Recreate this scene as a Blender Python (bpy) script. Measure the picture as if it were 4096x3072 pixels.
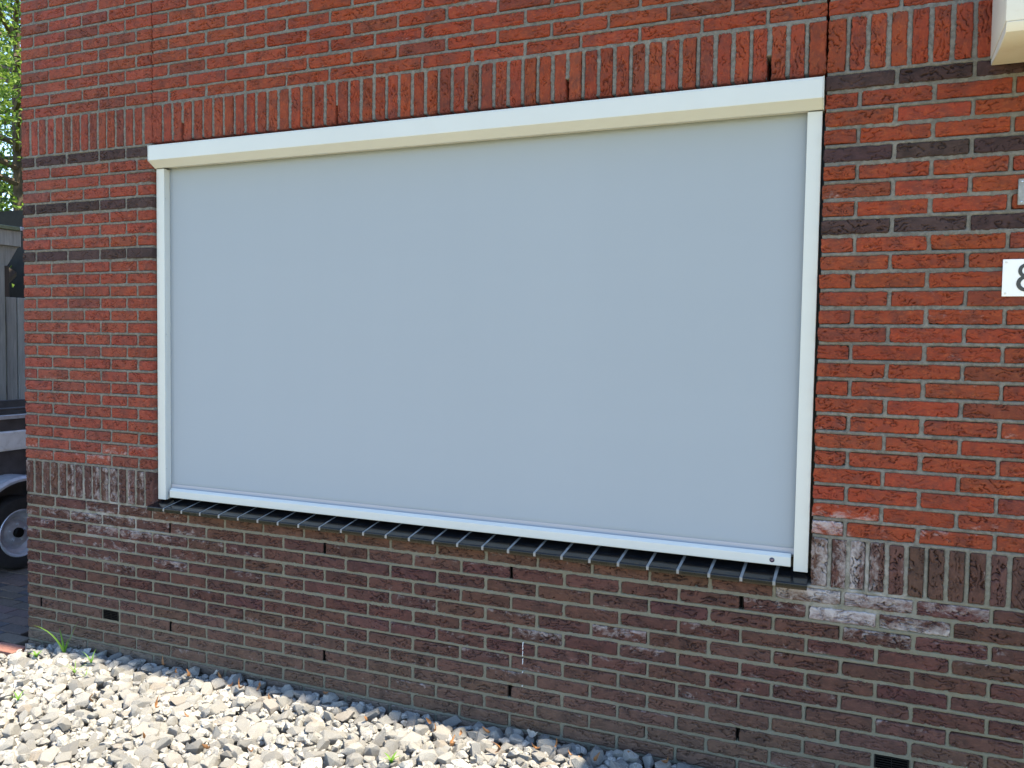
import bpy, bmesh, math, random
import numpy as np
from mathutils import Vector, Matrix

random.seed(7)
rng = np.random.default_rng(7)
for o in list(bpy.data.objects):
    bpy.data.objects.remove(o)
scene = bpy.context.scene
COL = scene.collection

# ------------------------------------------------------------------ camera
CAM_POS = (4.05465, -3.05499, 1.59933)
CV = np.array([[0.9194287, -0.01488695, 0.39297485],
               [0.03296971, 0.99868318, -0.0393052],
               [-0.39187224, 0.0490946, 0.9187088]]) @ np.array([[1, 0, 0], [0, 0, -1], [0, 1, 0]])
FPX = 3394.1
cam_d = bpy.data.cameras.new('camera')
cam_d.sensor_width = 36.0
cam_d.lens = FPX / 4096 * 36
cam_d.clip_start = 0.05
cam_d.clip_end = 500
cam = bpy.data.objects.new('camera', cam_d)
COL.objects.link(cam)
_r, _u, _b = CV[0], -CV[1], -CV[2]
cam.matrix_world = Matrix(((_r[0], _u[0], _b[0], CAM_POS[0]),
                           (_r[1], _u[1], _b[1], CAM_POS[1]),
                           (_r[2], _u[2], _b[2], CAM_POS[2]), (0, 0, 0, 1)))
scene.camera = cam


def project(x, y, z):
    d = np.array([x - CAM_POS[0], y - CAM_POS[1], z - CAM_POS[2]])
    q = CV @ d
    return FPX * q[0] / q[2] + 2048, FPX * q[1] / q[2] + 1536


# ------------------------------------------------------------------ sky, sun, exposure
SUN_EL = math.radians(65)
SUN_AZ = math.radians(1.8)          # measured from +x towards +y (behind the wall)
world = bpy.data.worlds.new('World')
scene.world = world
world.use_nodes = True
wn = world.node_tree
wn.nodes.clear()
wo = wn.nodes.new('ShaderNodeOutputWorld')
wb = wn.nodes.new('ShaderNodeBackground')
ws = wn.nodes.new('ShaderNodeTexSky')
ws.sky_type = 'NISHITA'
ws.sun_disc = False
ws.sun_elevation = SUN_EL
ws.sun_rotation = math.pi / 2 - SUN_AZ
ws.air_density = 1.0
ws.dust_density = 0.0
ws.ozone_density = 2.0
wb.inputs['Strength'].default_value = 0.15
wn.links.new(ws.outputs[0], wb.inputs[0])
wn.links.new(wb.outputs[0], wo.inputs[0])
sun_d = bpy.data.lights.new('sun', 'SUN')
sun_d.energy = 5.0
sun_d.angle = math.radians(0.53)
sun_d.color = (1.0, 0.89, 0.71)
sun = bpy.data.objects.new('sun', sun_d)
COL.objects.link(sun)
sdir = Vector((math.cos(SUN_EL) * math.cos(SUN_AZ), math.cos(SUN_EL) * math.sin(SUN_AZ), math.sin(SUN_EL)))
sun.rotation_euler = sdir.to_track_quat('Z', 'Y').to_euler()
sun.location = (12, 3, 12)
vs = scene.view_settings
vs.view_transform = 'Standard'
vs.look = 'None'
vs.exposure = 1.5
vs.gamma = 1.0
vs.use_curve_mapping = False
scene.render.engine = 'CYCLES'


# ------------------------------------------------------------------ helpers
def link(o, parent=None):
    COL.objects.link(o)
    if parent is not None:
        o.parent = parent
    return o


def empty(name, loc=(0, 0, 0), rz=0.0):
    o = bpy.data.objects.new(name, None)
    o.location = loc
    o.rotation_euler = (0, 0, rz)
    o.empty_display_size = 0.1
    return link(o)


def tag(o, label, cat=None, group=None, kind=None):
    if label:
        o['label'] = label
    if cat:
        o['category'] = cat
    if group:
        o['group'] = group
    if kind:
        o['kind'] = kind
    return o


def mesh_obj(name, me, mat, parent=None, loc=(0, 0, 0)):
    if mat is not None and not me.materials:
        me.materials.append(mat)
    o = bpy.data.objects.new(name, me)
    o.location = loc
    return link(o, parent)


def pymesh(name, v, f, smooth=False):
    me = bpy.data.meshes.new(name)
    me.from_pydata([tuple(p) for p in v], [], [tuple(q) for q in f])
    me.update()
    if smooth:
        me.polygons.foreach_set('use_smooth', [True] * len(me.polygons))
    return me


class MB:
    """collects shapes into one mesh"""

    def __init__(self):
        self.bm = bmesh.new()

    def box(self, x0, x1, y0, y1, z0, z1, bevel=0.0, seg=1):
        b = bmesh.new()
        r = bmesh.ops.create_cube(b, size=1.0)
        for v in b.verts:
            v.co = Vector(((x0 + x1) / 2 + v.co.x * (x1 - x0), (y0 + y1) / 2 + v.co.y * (y1 - y0),
                           (z0 + z1) / 2 + v.co.z * (z1 - z0)))
        if bevel:
            bmesh.ops.bevel(b, geom=b.edges[:], offset=bevel, segments=seg, affect='EDGES', profile=0.5)
        self.join(b)
        return self

    def join(self, b):
        tmp = bpy.data.meshes.new('tmp')
        b.to_mesh(tmp)
        b.free()
        self.bm.from_mesh(tmp)
        bpy.data.meshes.remove(tmp)

    def prism_x(self, prof, x0, x1, bevel=0.0, seg=1):
        """profile of (y, z) pushed along x"""
        b = bmesh.new()
        n = len(prof)
        a = [b.verts.new((x0, p[0], p[1])) for p in prof]
        c = [b.verts.new((x1, p[0], p[1])) for p in prof]
        b.faces.new(a)
        b.faces.new(c[::-1])
        for i in range(n):
            b.faces.new((a[i], c[i], c[(i + 1) % n], a[(i + 1) % n]))
        bmesh.ops.recalc_face_normals(b, faces=b.faces[:])
        if bevel:
            bmesh.ops.bevel(b, geom=b.edges[:], offset=bevel, segments=seg, affect='EDGES', profile=0.5)
        self.join(b)
        return self

    def prism_y(self, prof, y0, y1, bevel=0.0):
        """profile of (x, z) pushed along y"""
        b = bmesh.new()
        n = len(prof)
        a = [b.verts.new((p[0], y0, p[1])) for p in prof]
        c = [b.verts.new((p[0], y1, p[1])) for p in prof]
        b.faces.new(a)
        b.faces.new(c[::-1])
        for i in range(n):
            b.faces.new((a[i], c[i], c[(i + 1) % n], a[(i + 1) % n]))
        bmesh.ops.recalc_face_normals(b, faces=b.faces[:])
        if bevel:
            bmesh.ops.bevel(b, geom=b.edges[:], offset=bevel, segments=1, affect='EDGES')
        self.join(b)
        return self

    def lathe(self, prof, axis, center, seg=32, closed=False):
        """profile of (radius, height) turned about axis through center"""
        b = bmesh.new()
        rows = []
        for k in range(seg):
            t = 2 * math.pi * k / seg
            row = []
            for (r, h) in prof:
                p = (r * math.cos(t), r * math.sin(t))
                if axis == 'x':
                    co = (h, p[0], p[1])
                elif axis == 'y':
                    co = (p[0], h, p[1])
                else:
                    co = (p[0], p[1], h)
                row.append(b.verts.new(Vector(co) + Vector(center)))
            rows.append(row)
        m = len(prof)
        for k in range(seg):
            for j in range(m if closed else m - 1):
                j2 = (j + 1) % m
                b.faces.new((rows[k][j], rows[(k + 1) % seg][j], rows[(k + 1) % seg][j2], rows[k][j2]))
        bmesh.ops.remove_doubles(b, verts=b.verts[:], dist=1e-6)
        bmesh.ops.recalc_face_normals(b, faces=b.faces[:])
        self.join(b)
        return self

    def tube(self, pts, r, seg=8):
        pts = [Vector(p) for p in pts]
        b = bmesh.new()
        rows = []
        for i, p in enumerate(pts):
            d = (pts[min(i + 1, len(pts) - 1)] - pts[max(i - 1, 0)]).normalized()
            q = d.to_track_quat('Z', 'Y')
            rr = r[i] if isinstance(r, (list, tuple)) else r
            rows.append([b.verts.new(p + q @ Vector((rr * math.cos(2 * math.pi * k / seg), rr * math.sin(2 * math.pi * k / seg), 0))) for k in range(seg)])
        for i in range(len(pts) - 1):
            for k in range(seg):
                b.faces.new((rows[i][k], rows[i][(k + 1) % seg], rows[i + 1][(k + 1) % seg], rows[i + 1][k]))
        b.faces.new(rows[0][::-1])
        b.faces.new(rows[-1])
        bmesh.ops.recalc_face_normals(b, faces=b.faces[:])
        self.join(b)
        return self

    def mesh(self, name, smooth=False, sharp=38):
        me = bpy.data.meshes.new(name)
        self.bm.to_mesh(me)
        self.bm.free()
        if smooth:
            me.polygons.foreach_set('use_smooth', [True] * len(me.polygons))
            try:
                me.set_sharp_from_angle(angle=math.radians(sharp))
            except Exception:
                pass
        return me

    def build(self, name, mat, parent=None, smooth=False):
        return mesh_obj(name, self.mesh(name, smooth), mat, parent)


# --- vectorised gradient noise
_perm = rng.permutation(512)
_perm = np.concatenate([_perm, _perm, _perm])
_ang = rng.random(512) * 2 * np.pi


def pnoise(x, y, seed=0):
    x = np.asarray(x, float) + seed * 17.31
    y = np.asarray(y, float) + seed * 9.77
    xi = np.floor(x).astype(int)
    yi = np.floor(y).astype(int)
    xf, yf = x - xi, y - yi

    def g(ix, iy, dx, dy):
        h = _perm[(_perm[ix % 512] + iy) % 512]
        a = _ang[h]
        return np.cos(a) * dx + np.sin(a) * dy
    u = xf * xf * xf * (xf * (xf * 6 - 15) + 10)
    v = yf * yf * yf * (yf * (yf * 6 - 15) + 10)
    n00 = g(xi, yi, xf, yf)
    n10 = g(xi + 1, yi, xf - 1, yf)
    n01 = g(xi, yi + 1, xf, yf - 1)
    n11 = g(xi + 1, yi + 1, xf - 1, yf - 1)
    return ((n00 * (1 - u) + n10 * u) * (1 - v) + (n01 * (1 - u) + n11 * u) * v) * 1.5


def fbm(x, y, seed=0, oct=3):
    s, a = 0, 1.0
    for i in range(oct):
        s = s + a * pnoise(x * 2 ** i, y * 2 ** i, seed + i * 3)
        a *= 0.5
    return s


def sstep(a, b, t):
    t = np.clip((t - a) / (b - a), 0, 1)
    return t * t * (3 - 2 * t)


# ------------------------------------------------------------------ materials
class NT:
    def __init__(self, name):
        self.m = bpy.data.materials.new(name)
        self.m.use_nodes = True
        self.t = self.m.node_tree
        self.n = self.t.nodes
        self.b = self.n['Principled BSDF']

    def new(self, typ, **kw):
        nd = self.n.new(typ)
        for k, v in kw.items():
            if k.startswith('i_'):
                nd.inputs[k[2:].replace('_', ' ')].default_value = v
            else:
                setattr(nd, k, v)
        return nd

    def lk(self, a, b):
        self.t.links.new(a, b)

    def coord(self, out='Object'):
        return self.new('ShaderNodeTexCoord').outputs[out]

    def mapping(self, vec, scale=(1, 1, 1), loc=None):
        m = self.new('ShaderNodeMapping')
        m.inputs['Scale'].default_value = scale
        if loc is not None:
            self.lk(loc, m.inputs['Location'])
        self.lk(vec, m.inputs['Vector'])
        return m.outputs[0]

    def noise(self, vec, scale, detail=3, rough=0.55, dist=0.0):
        n = self.new('ShaderNodeTexNoise')
        n.inputs['Scale'].default_value = scale
        n.inputs['Detail'].default_value = detail
        n.inputs['Roughness'].default_value = rough
        n.inputs['Distortion'].default_value = dist
        if vec is not None:
            self.lk(vec, n.inputs['Vector'])
        return n.outputs['Fac']

    def ramp(self, fac, stops):
        r = self.new('ShaderNodeValToRGB')
        el = r.color_ramp.elements
        while len(el) < len(stops):
            el.new(0.5)
        for e, (p, c) in zip(el, stops):
            e.position = p
            e.color = c if len(c) == 4 else (*c, 1)
        self.lk(fac, r.inputs[0])
        return r.outputs[0]

    def mix(self, fac, a, b, mode='MIX'):
        m = self.new('ShaderNodeMix', data_type='RGBA', blend_type=mode)
        for val, idx in ((fac, 0), (a, 6), (b, 7)):
            if hasattr(val, 'is_linked') or hasattr(val, 'links'):
                self.lk(val, m.inputs[idx])
            else:
                m.inputs[idx].default_value = val if idx == 0 or len(val) == 4 else (*val, 1)
        return m.outputs[2]

    def math(self, op, a, b=None, c=None, clamp=False):
        m = self.new('ShaderNodeMath', operation=op, use_clamp=clamp)
        for i, v in enumerate((a, b, c)):
            if v is None:
                continue
            if hasattr(v, 'links'):
                self.lk(v, m.inputs[i])
            else:
                m.inputs[i].default_value = v
        return m.outputs[0]

    def bump(self, height, strength=0.3, dist=0.002):
        bp = self.new('ShaderNodeBump')
        bp.inputs['Strength'].default_value = strength
        bp.inputs['Distance'].default_value = dist
        self.lk(height, bp.inputs['Height'])
        self.lk(bp.outputs[0], self.b.inputs['Normal'])

    def base(self, c):
        if hasattr(c, 'links'):
            self.lk(c, self.b.inputs['Base Color'])
        else:
            self.b.inputs['Base Color'].default_value = (*c, 1)

    def set(self, **kw):
        for k, v in kw.items():
            self.b.inputs[k.replace('_', ' ')].default_value = v
        return self


def mat_brick():
    t = NT('fired_clay')
    oi = t.new('ShaderNodeObjectInfo')
    co = t.coord('Object')
    off = t.new('ShaderNodeCombineXYZ')
    for i in range(3):
        t.lk(t.math('MULTIPLY', oi.outputs['Random'], 37.0 + 11 * i), off.inputs[i])
    vec = t.mapping(co, (1, 1, 1), off.outputs[0])
    big = t.noise(vec, 16, 3, 0.6)
    fine = t.noise(vec, 180, 2, 0.6)
    mid = t.noise(t.mapping(vec, (1, 1, 2.2)), 45, 4, 0.65, 0.8)
    base = oi.outputs['Color']
    hsv_d = t.new('ShaderNodeHueSaturation')
    t.lk(base, hsv_d.inputs['Color'])
    hsv_d.inputs['Value'].default_value = 0.62
    hsv_d.inputs['Saturation'].default_value = 0.9
    hsv_l = t.new('ShaderNodeHueSaturation')
    t.lk(base, hsv_l.inputs['Color'])
    hsv_l.inputs['Value'].default_value = 1.35
    hsv_l.inputs['Hue'].default_value = 0.508
    c = t.mix(t.ramp(big, [(0.32, (1, 1, 1)), (0.55, (0, 0, 0))]), base, hsv_d.outputs[0])
    c = t.mix(t.ramp(mid, [(0.5, (0, 0, 0)), (0.75, (1, 1, 1))]), c, hsv_l.outputs[0])
    c = t.mix(t.ramp(fine, [(0.58, (0, 0, 0)), (0.72, (0.55, 0.55, 0.55))]), c, hsv_d.outputs[0])
    st = t.noise(t.mapping(vec, (0.45, 1, 1)), 42, 5, 0.62, 1.4)
    ln = t.math('SUBTRACT', 1.0, t.math('MULTIPLY', t.math('ABSOLUTE', t.math('SUBTRACT', st, 0.5)), 16.0), clamp=True)
    lm = t.math('MULTIPLY', ln, t.ramp(t.noise(vec, 20, 2, 0.5), [(0.42, (0, 0, 0)), (0.6, (1, 1, 1))]))
    hsv_k = t.new('ShaderNodeHueSaturation')
    t.lk(base, hsv_k.inputs['Color'])
    hsv_k.inputs['Value'].default_value = 0.32
    hsv_k.inputs['Saturation'].default_value = 0.85
    c = t.mix(t.math('MULTIPLY', lm, 0.42), c, hsv_k.outputs[0])
    # lime bloom: amount carried by the object's own alpha
    amt = oi.outputs['Alpha']
    bl = t.noise(t.mapping(vec, (1, 1, 1.6)), 28, 4, 0.7, 0.5)
    sp = t.new('ShaderNodeSeparateXYZ')
    t.lk(co, sp.inputs[0])
    low = t.math('MULTIPLY', sp.outputs[2], -4.0)
    s = t.math('ADD', t.math('ADD', bl, low), t.math('SUBTRACT', t.math('MULTIPLY', amt, 0.55), 0.82))
    f = t.math('MULTIPLY', s, 2.7, clamp=True)
    f = t.math('MULTIPLY', f, 0.8)
    c = t.mix(f, c, (0.46, 0.43, 0.425))
    t.base(c)
    t.set(Roughness=0.85)
    t.b.inputs['Specular IOR Level'].default_value = 0.22
    h = t.math('ADD', t.math('MULTIPLY', fine, 0.35), mid)
    t.bump(h, 0.55, 0.0022)
    return t.m


def mat_mortar():
    t = NT('pointing_mortar')
    co = t.coord('Object')
    n1 = t.noise(co, 4, 4, 0.6)
    n2 = t.noise(co, 60, 3, 0.7)
    n3 = t.noise(co, 420, 2, 0.6)
    c = t.ramp(n1, [(0.3, (0.155, 0.147, 0.131)), (0.7, (0.225, 0.212, 0.187))])
    c = t.mix(t.ramp(n2, [(0.35, (0.8, 0.8, 0.8)), (0.62, (0, 0, 0))]), c, (0.095, 0.09, 0.078))
    c = t.mix(t.ramp(n3, [(0.6, (0, 0, 0)), (0.75, (0.6, 0.6, 0.6))]), c, (0.28, 0.27, 0.25))
    sp = t.new('ShaderNodeSeparateXYZ')
    t.lk(co, sp.inputs[0])
    # algae film on the plinth, lime skim on the lowest courses
    zz = t.math('ADD', sp.outputs[2], t.math('MULTIPLY', n1, 0.25))
    alg = t.ramp(t.math('MULTIPLY', zz, 0.5), [(0.40, (0.75, 0.75, 0.75)), (0.56, (0, 0, 0))])
    c = t.mix(alg, c, (0.175, 0.168, 0.122))
    # salt bloom creeping over the joints as well
    for (bx, bz, rx_, rz_, am) in ((4.02, 0.80, 0.30, 0.16, 1.0), (0.62, 0.74, 0.62, 0.22, 0.75)):
        ax = t.math('DIVIDE', t.math('SUBTRACT', sp.outputs[0], bx), rx_)
        az = t.math('DIVIDE', t.math('SUBTRACT', sp.outputs[2], bz), rz_)
        dd = t.math('ADD', t.math('MULTIPLY', ax, ax), t.math('MULTIPLY', az, az))
        fall = t.math('SUBTRACT', 1.0, dd, clamp=True)
        nn = t.noise(co, 14, 4, 0.65, 0.4)
        ff = t.math('MULTIPLY', t.math('MULTIPLY', fall, t.ramp(nn, [(0.42, (0, 0, 0)), (0.62, (1, 1, 1))])), am)
        c = t.mix(ff, c, (0.36, 0.345, 0.33))
    t.base(c)
    t.set(Roughness=0.95)
    t.b.inputs['Specular IOR Level'].default_value = 0.2
    t.bump(t.math('ADD', n2, t.math('MULTIPLY', n3, 0.5)), 0.7, 0.003)
    return t.m


def mat_brick_tex(name):
    t = NT(name)
    co = t.coord('Object')
    sw = t.new('ShaderNodeSeparateXYZ')
    t.lk(co, sw.inputs[0])
    cb = t.new('ShaderNodeCombineXYZ')
    t.lk(t.math('ADD', sw.outputs[0], sw.outputs[1]), cb.inputs[0])
    t.lk(sw.outputs[2], cb.inputs[1])
    br = t.new('ShaderNodeTexBrick')
    br.inputs['Scale'].default_value = 1
    br.inputs['Brick Width'].default_value = 0.222
    br.inputs['Row Height'].default_value = 0.0597
    br.inputs['Mortar Size'].default_value = 0.005
    br.inputs['Color1'].default_value = (0.26, 0.055, 0.032, 1)
    br.inputs['Color2'].default_value = (0.20, 0.045, 0.03, 1)
    br.inputs['Mortar'].default_value = (0.22, 0.22, 0.2, 1)
    t.lk(cb.outputs[0], br.inputs['Vector'])
    t.base(br.outputs[0])
    t.set(Roughness=0.9)
    t.bump(t.math('SUBTRACT', 1.0, br.outputs['Fac']), 0.5, 0.004)
    return t.m


def mat_simple(name, col, rough=0.5, var=0.0, scale=20, metal=0.0, bump=0.0, spec=0.5, bscale=200, dirt=None):
    t = NT(name)
    co = t.coord('Object')
    if var or dirt:
        n = t.noise(co, scale, 4, 0.6)
        a = tuple(max(0, x * (1 - var)) for x in col)
        b = tuple(min(1, x * (1 + var)) for x in col)
        c = t.ramp(n, [(0.3, a), (0.7, b)])
        if dirt:
            n2 = t.noise(co, scale * 2.3, 5, 0.7, 0.4)
            c = t.mix(t.ramp(n2, [(0.52, (0, 0, 0)), (0.7, (dirt[1],) * 3)]), c, dirt[0])
        t.base(c)
    else:
        t.base(col)
    t.set(Roughness=rough, Metallic=metal)
    t.b.inputs['Specular IOR Level'].default_value = spec
    if bump:
        t.bump(t.noise(co, bscale, 3, 0.6), bump, 0.002)
    return t.m


def mat_fabric():
    t = NT('screen_fabric')
    co = t.coord('Object')
    wv = t.new('ShaderNodeTexWave', wave_type='BANDS', bands_direction='DIAGONAL')
    wv.inputs['Scale'].default_value = 320
    t.lk(co, wv.inputs['Vector'])
    st = t.noise(t.mapping(co, (1.0, 1, 0.05)), 2.0, 4, 0.6)
    hz = t.noise(t.mapping(co, (0.12, 1, 1.5)), 2.0, 3, 0.6)
    m = t.math('ADD', t.math('MULTIPLY', st, 0.6), t.math('MULTIPLY', hz, 0.4))
    c = t.ramp(m, [(0.30, (0.300, 0.343, 0.386)), (0.70, (0.318, 0.362, 0.406))])
    c = t.mix(t.math('MULTIPLY', wv.outputs['Fac'], 0.1), c, (0.42, 0.45, 0.5))
    t.base(c)
    t.set(Roughness=0.75)
    t.b.inputs['Specular IOR Level'].default_value = 0.25
    b = t.math('ADD', t.math('MULTIPLY', wv.outputs['Fac'], 0.1), 0.0)
    t.bump(b, 0.2, 0.0006)
    return t.m


def mat_stone():
    t = NT('crushed_stone')
    oi = t.new('ShaderNodeObjectInfo')
    ge = t.new('ShaderNodeNewGeometry')
    r = t.math('FRACT', t.math('ADD', t.math('MULTIPLY', oi.outputs['Random'], 7.0), ge.outputs['Random Per Island']))
    co = t.coord('Object')
    c = t.ramp(r, [(0.0, (0.22, 0.212, 0.195)), (0.2, (0.33, 0.318, 0.29)), (0.6, (0.42, 0.405, 0.365)), (0.88, (0.50, 0.48, 0.43)), (0.97, (0.38, 0.33, 0.27)), (1.0, (0.55, 0.54, 0.52))])
    off = t.new('ShaderNodeCombineXYZ')
    for i in range(3):
        t.lk(t.math('MULTIPLY', r, 31.0 + 7 * i), off.inputs[i])
    vec = t.mapping(co, (1, 1, 1), off.outputs[0])
    n = t.noise(vec, 48, 6, 0.75, 1.6)
    n2 = t.noise(vec, 260, 2, 0.6)
    c = t.mix(t.ramp(n, [(0.40, (0.95, 0.95, 0.95)), (0.54, (0, 0, 0))]), c, (0.16, 0.16, 0.152))
    c = t.mix(t.ramp(n, [(0.6, (0, 0, 0)), (0.72, (0.5, 0.5, 0.5))]), c, (0.5, 0.5, 0.48))
    t.base(c)
    t.set(Roughness=0.85)
    t.bump(t.math('ADD', n, t.math('MULTIPLY', n2, 0.4)), 0.9, 0.006)
    return t.m


def mat_paver():
    t = NT('paver_clay')
    oi = t.new('ShaderNodeObjectInfo')
    co = t.coord('Object')
    n = t.noise(co, 60, 4, 0.7)
    d = t.new('ShaderNodeHueSaturation')
    t.lk(oi.outputs['Color'], d.inputs['Color'])
    d.inputs['Value'].default_value = 0.6
    c = t.mix(t.ramp(n, [(0.35, (1, 1, 1)), (0.6, (0, 0, 0))]), oi.outputs['Color'], d.outputs[0])
    t.base(c)
    t.set(Roughness=0.85)
    t.bump(n, 0.5, 0.003)
    return t.m


def mat_leaf(name, a, b, trans=0.35):
    t = NT(name)
    ge = t.new('ShaderNodeNewGeometry')
    c = t.ramp(ge.outputs['Random Per Island'], [(0.0, a), (1.0, b)])
    t.base(c)
    t.set(Roughness=0.5)
    tr = t.new('ShaderNodeBsdfTranslucent')
    t.lk(c, tr.inputs['Color'])
    mx = t.new('ShaderNodeMixShader')
    mx.inputs[0].default_value = trans
    t.lk(t.b.outputs[0], mx.inputs[1])
    t.lk(tr.outputs[0], mx.inputs[2])
    t.lk(mx.outputs[0], t.n['Material Output'].inputs['Surface'])
    return t.m


def mat_wood(name, a, b):
    t = NT(name)
    oi = t.new('ShaderNodeObjectInfo')
    co = t.coord('Object')
    off = t.new('ShaderNodeCombineXYZ')
    t.lk(t.math('MULTIPLY', oi.outputs['Random'], 9.0), off.inputs[0])
    vec = t.mapping(co, (18, 18, 1.2), off.outputs[0])
    n = t.noise(vec, 3, 5, 0.65, 0.6)
    c = t.ramp(n, [(0.3, a), (0.7, b)])
    hs = t.new('ShaderNodeHueSaturation')
    t.lk(c, hs.inputs['Color'])
    t.lk(t.math('ADD', t.math('MULTIPLY', oi.outputs['Random'], 0.5), 0.75), hs.inputs['Value'])
    t.base(hs.outputs[0])
    t.set(Roughness=0.8)
    t.bump(n, 0.4, 0.002)
    return t.m


M = {
    'brick': mat_brick(), 'mortar': mat_mortar(), 'bricktex': mat_brick_tex('far_brickwork'),
    'white': mat_simple('white_powder_coat', (0.555, 0.58, 0.56), 0.38, 0.025, 3, dirt=((0.55, 0.52, 0.44), 0.10)),
    'cream': mat_simple('cream_paint', (0.66, 0.645, 0.58), 0.45, 0.03, 5, dirt=((0.45, 0.38, 0.25), 0.25)),
    'fabric': mat_fabric(), 'hem': mat_simple('fabric_hem', (0.40, 0.41, 0.45), 0.7, 0.03, 4),
    'glaze': mat_simple('black_glaze', (0.008, 0.008, 0.009), 0.16, 0.2, 8, spec=0.32, dirt=((0.05, 0.046, 0.04), 0.35)),
    'grout': mat_simple('pale_grout', (0.27, 0.26, 0.24), 0.9, 0.15, 40, bump=0.3),
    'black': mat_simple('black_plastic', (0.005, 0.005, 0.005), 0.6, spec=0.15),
    'frame': mat_simple('dark_window_frame', (0.01, 0.01, 0.011), 0.4),
    'glass': mat_simple('dark_window_glass', (0.01, 0.012, 0.012), 0.05),
    'steel': mat_simple('zinc_screw', (0.45, 0.46, 0.47), 0.35, metal=1.0),
    'enamel': mat_simple('white_enamel', (0.80, 0.80, 0.79), 0.22, 0.02, 20),
    'digit': mat_simple('black_enamel', (0.012, 0.012, 0.014), 0.25),
    'alu': mat_simple('brushed_aluminium_plate', (0.27, 0.265, 0.25), 0.5, 0.2, 60, metal=0.6, dirt=((0.2, 0.18, 0.15), 0.4)),
    'navy': mat_simple('navy_badge', (0.01, 0.012, 0.05), 0.3),
    'badge': mat_simple('pink_badge_mark', (0.20, 0.14, 0.17), 0.4),
    'stone': mat_stone(), 'soil': mat_simple('dark_soil', (0.11, 0.10, 0.085), 0.95, 0.4, 40, bump=0.5),
    'paver': mat_paver(), 'sand': mat_simple('joint_sand', (0.07, 0.068, 0.062), 0.95, 0.3, 60, bump=0.4),
    'street': mat_simple('path_paving', (0.50, 0.38, 0.19), 0.9, 0.25, 2.5, bump=0.3, bscale=60),
    'lawn': mat_simple('lawn_ground', (0.085, 0.10, 0.03), 0.95, 0.3, 1.5, bump=0.4, bscale=30),
    'rubber': mat_simple('tyre_rubber', (0.02, 0.02, 0.021), 0.75, 0.3, 30, bump=0.2),
    'galv': mat_simple('galvanised_steel', (0.47, 0.50, 0.55), 0.36, 0.15, 25, metal=0.3),
    'panel': mat_simple('grey_panel_paint', (0.66, 0.68, 0.70), 0.35, 0.1, 8, dirt=((0.2, 0.2, 0.19), 0.3)),
    'dpanel': mat_simple('dark_plywood', (0.055, 0.052, 0.055), 0.6, 0.3, 12),
    'wood': mat_wood('weathered_grey_wood', (0.24, 0.245, 0.23), (0.44, 0.44, 0.41)),
    'bwood': mat_wood('brown_wood', (0.07, 0.055, 0.042), (0.12, 0.095, 0.075)),
    'cap': mat_simple('mossy_roof_edge', (0.17, 0.20, 0.12), 0.7, 0.3, 20),
    'darkwall': mat_simple('dark_shed_boards', (0.02, 0.019, 0.018), 0.9, 0.3, 9),
    'bark': mat_simple('tree_bark', (0.10, 0.075, 0.05), 0.9, 0.4, 14, bump=0.6, bscale=40),
    'leaf1': mat_leaf('tree_leaf', (0.08, 0.165, 0.02), (0.25, 0.36, 0.05), 0.5),
    'leaf2': mat_leaf('dark_tree_leaf', (0.02, 0.06, 0.018), (0.06, 0.12, 0.03)),
    'grass': mat_leaf('weed_blade', (0.09, 0.22, 0.02), (0.17, 0.33, 0.03), 0.4),
    'dry': mat_leaf('dry_leaf', (0.22, 0.09, 0.03), (0.40, 0.22, 0.09), 0.25),
    'pale': mat_simple('pale_dry_twig', (0.42, 0.38, 0.32), 0.8, 0.2, 60, bump=0.3),
}

# ------------------------------------------------------------------ house wall
c = 0.059724                      # course height
MOD = 0.222                       # stretcher module
ZP = 13 * c                       # top of the plinth stretchers
Z1 = ZP + 0.17806                 # top of the dark soldier course
Z2 = Z1 + 26 * c                  # lintel level
Z3 = Z2 + 0.1856                  # top of the red soldier course
XL, XR = 0.8885, 3.875            # sides of the opening
XEND = 5.30
NUP = 20
ZTOP = Z3 + NUP * c
JW = 0.0140

house = empty('house_wall', (0, 0, 0))
tag(house, 'red brick house wall with dark brick plinth and soldier courses round the screened window', 'wall')


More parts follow.
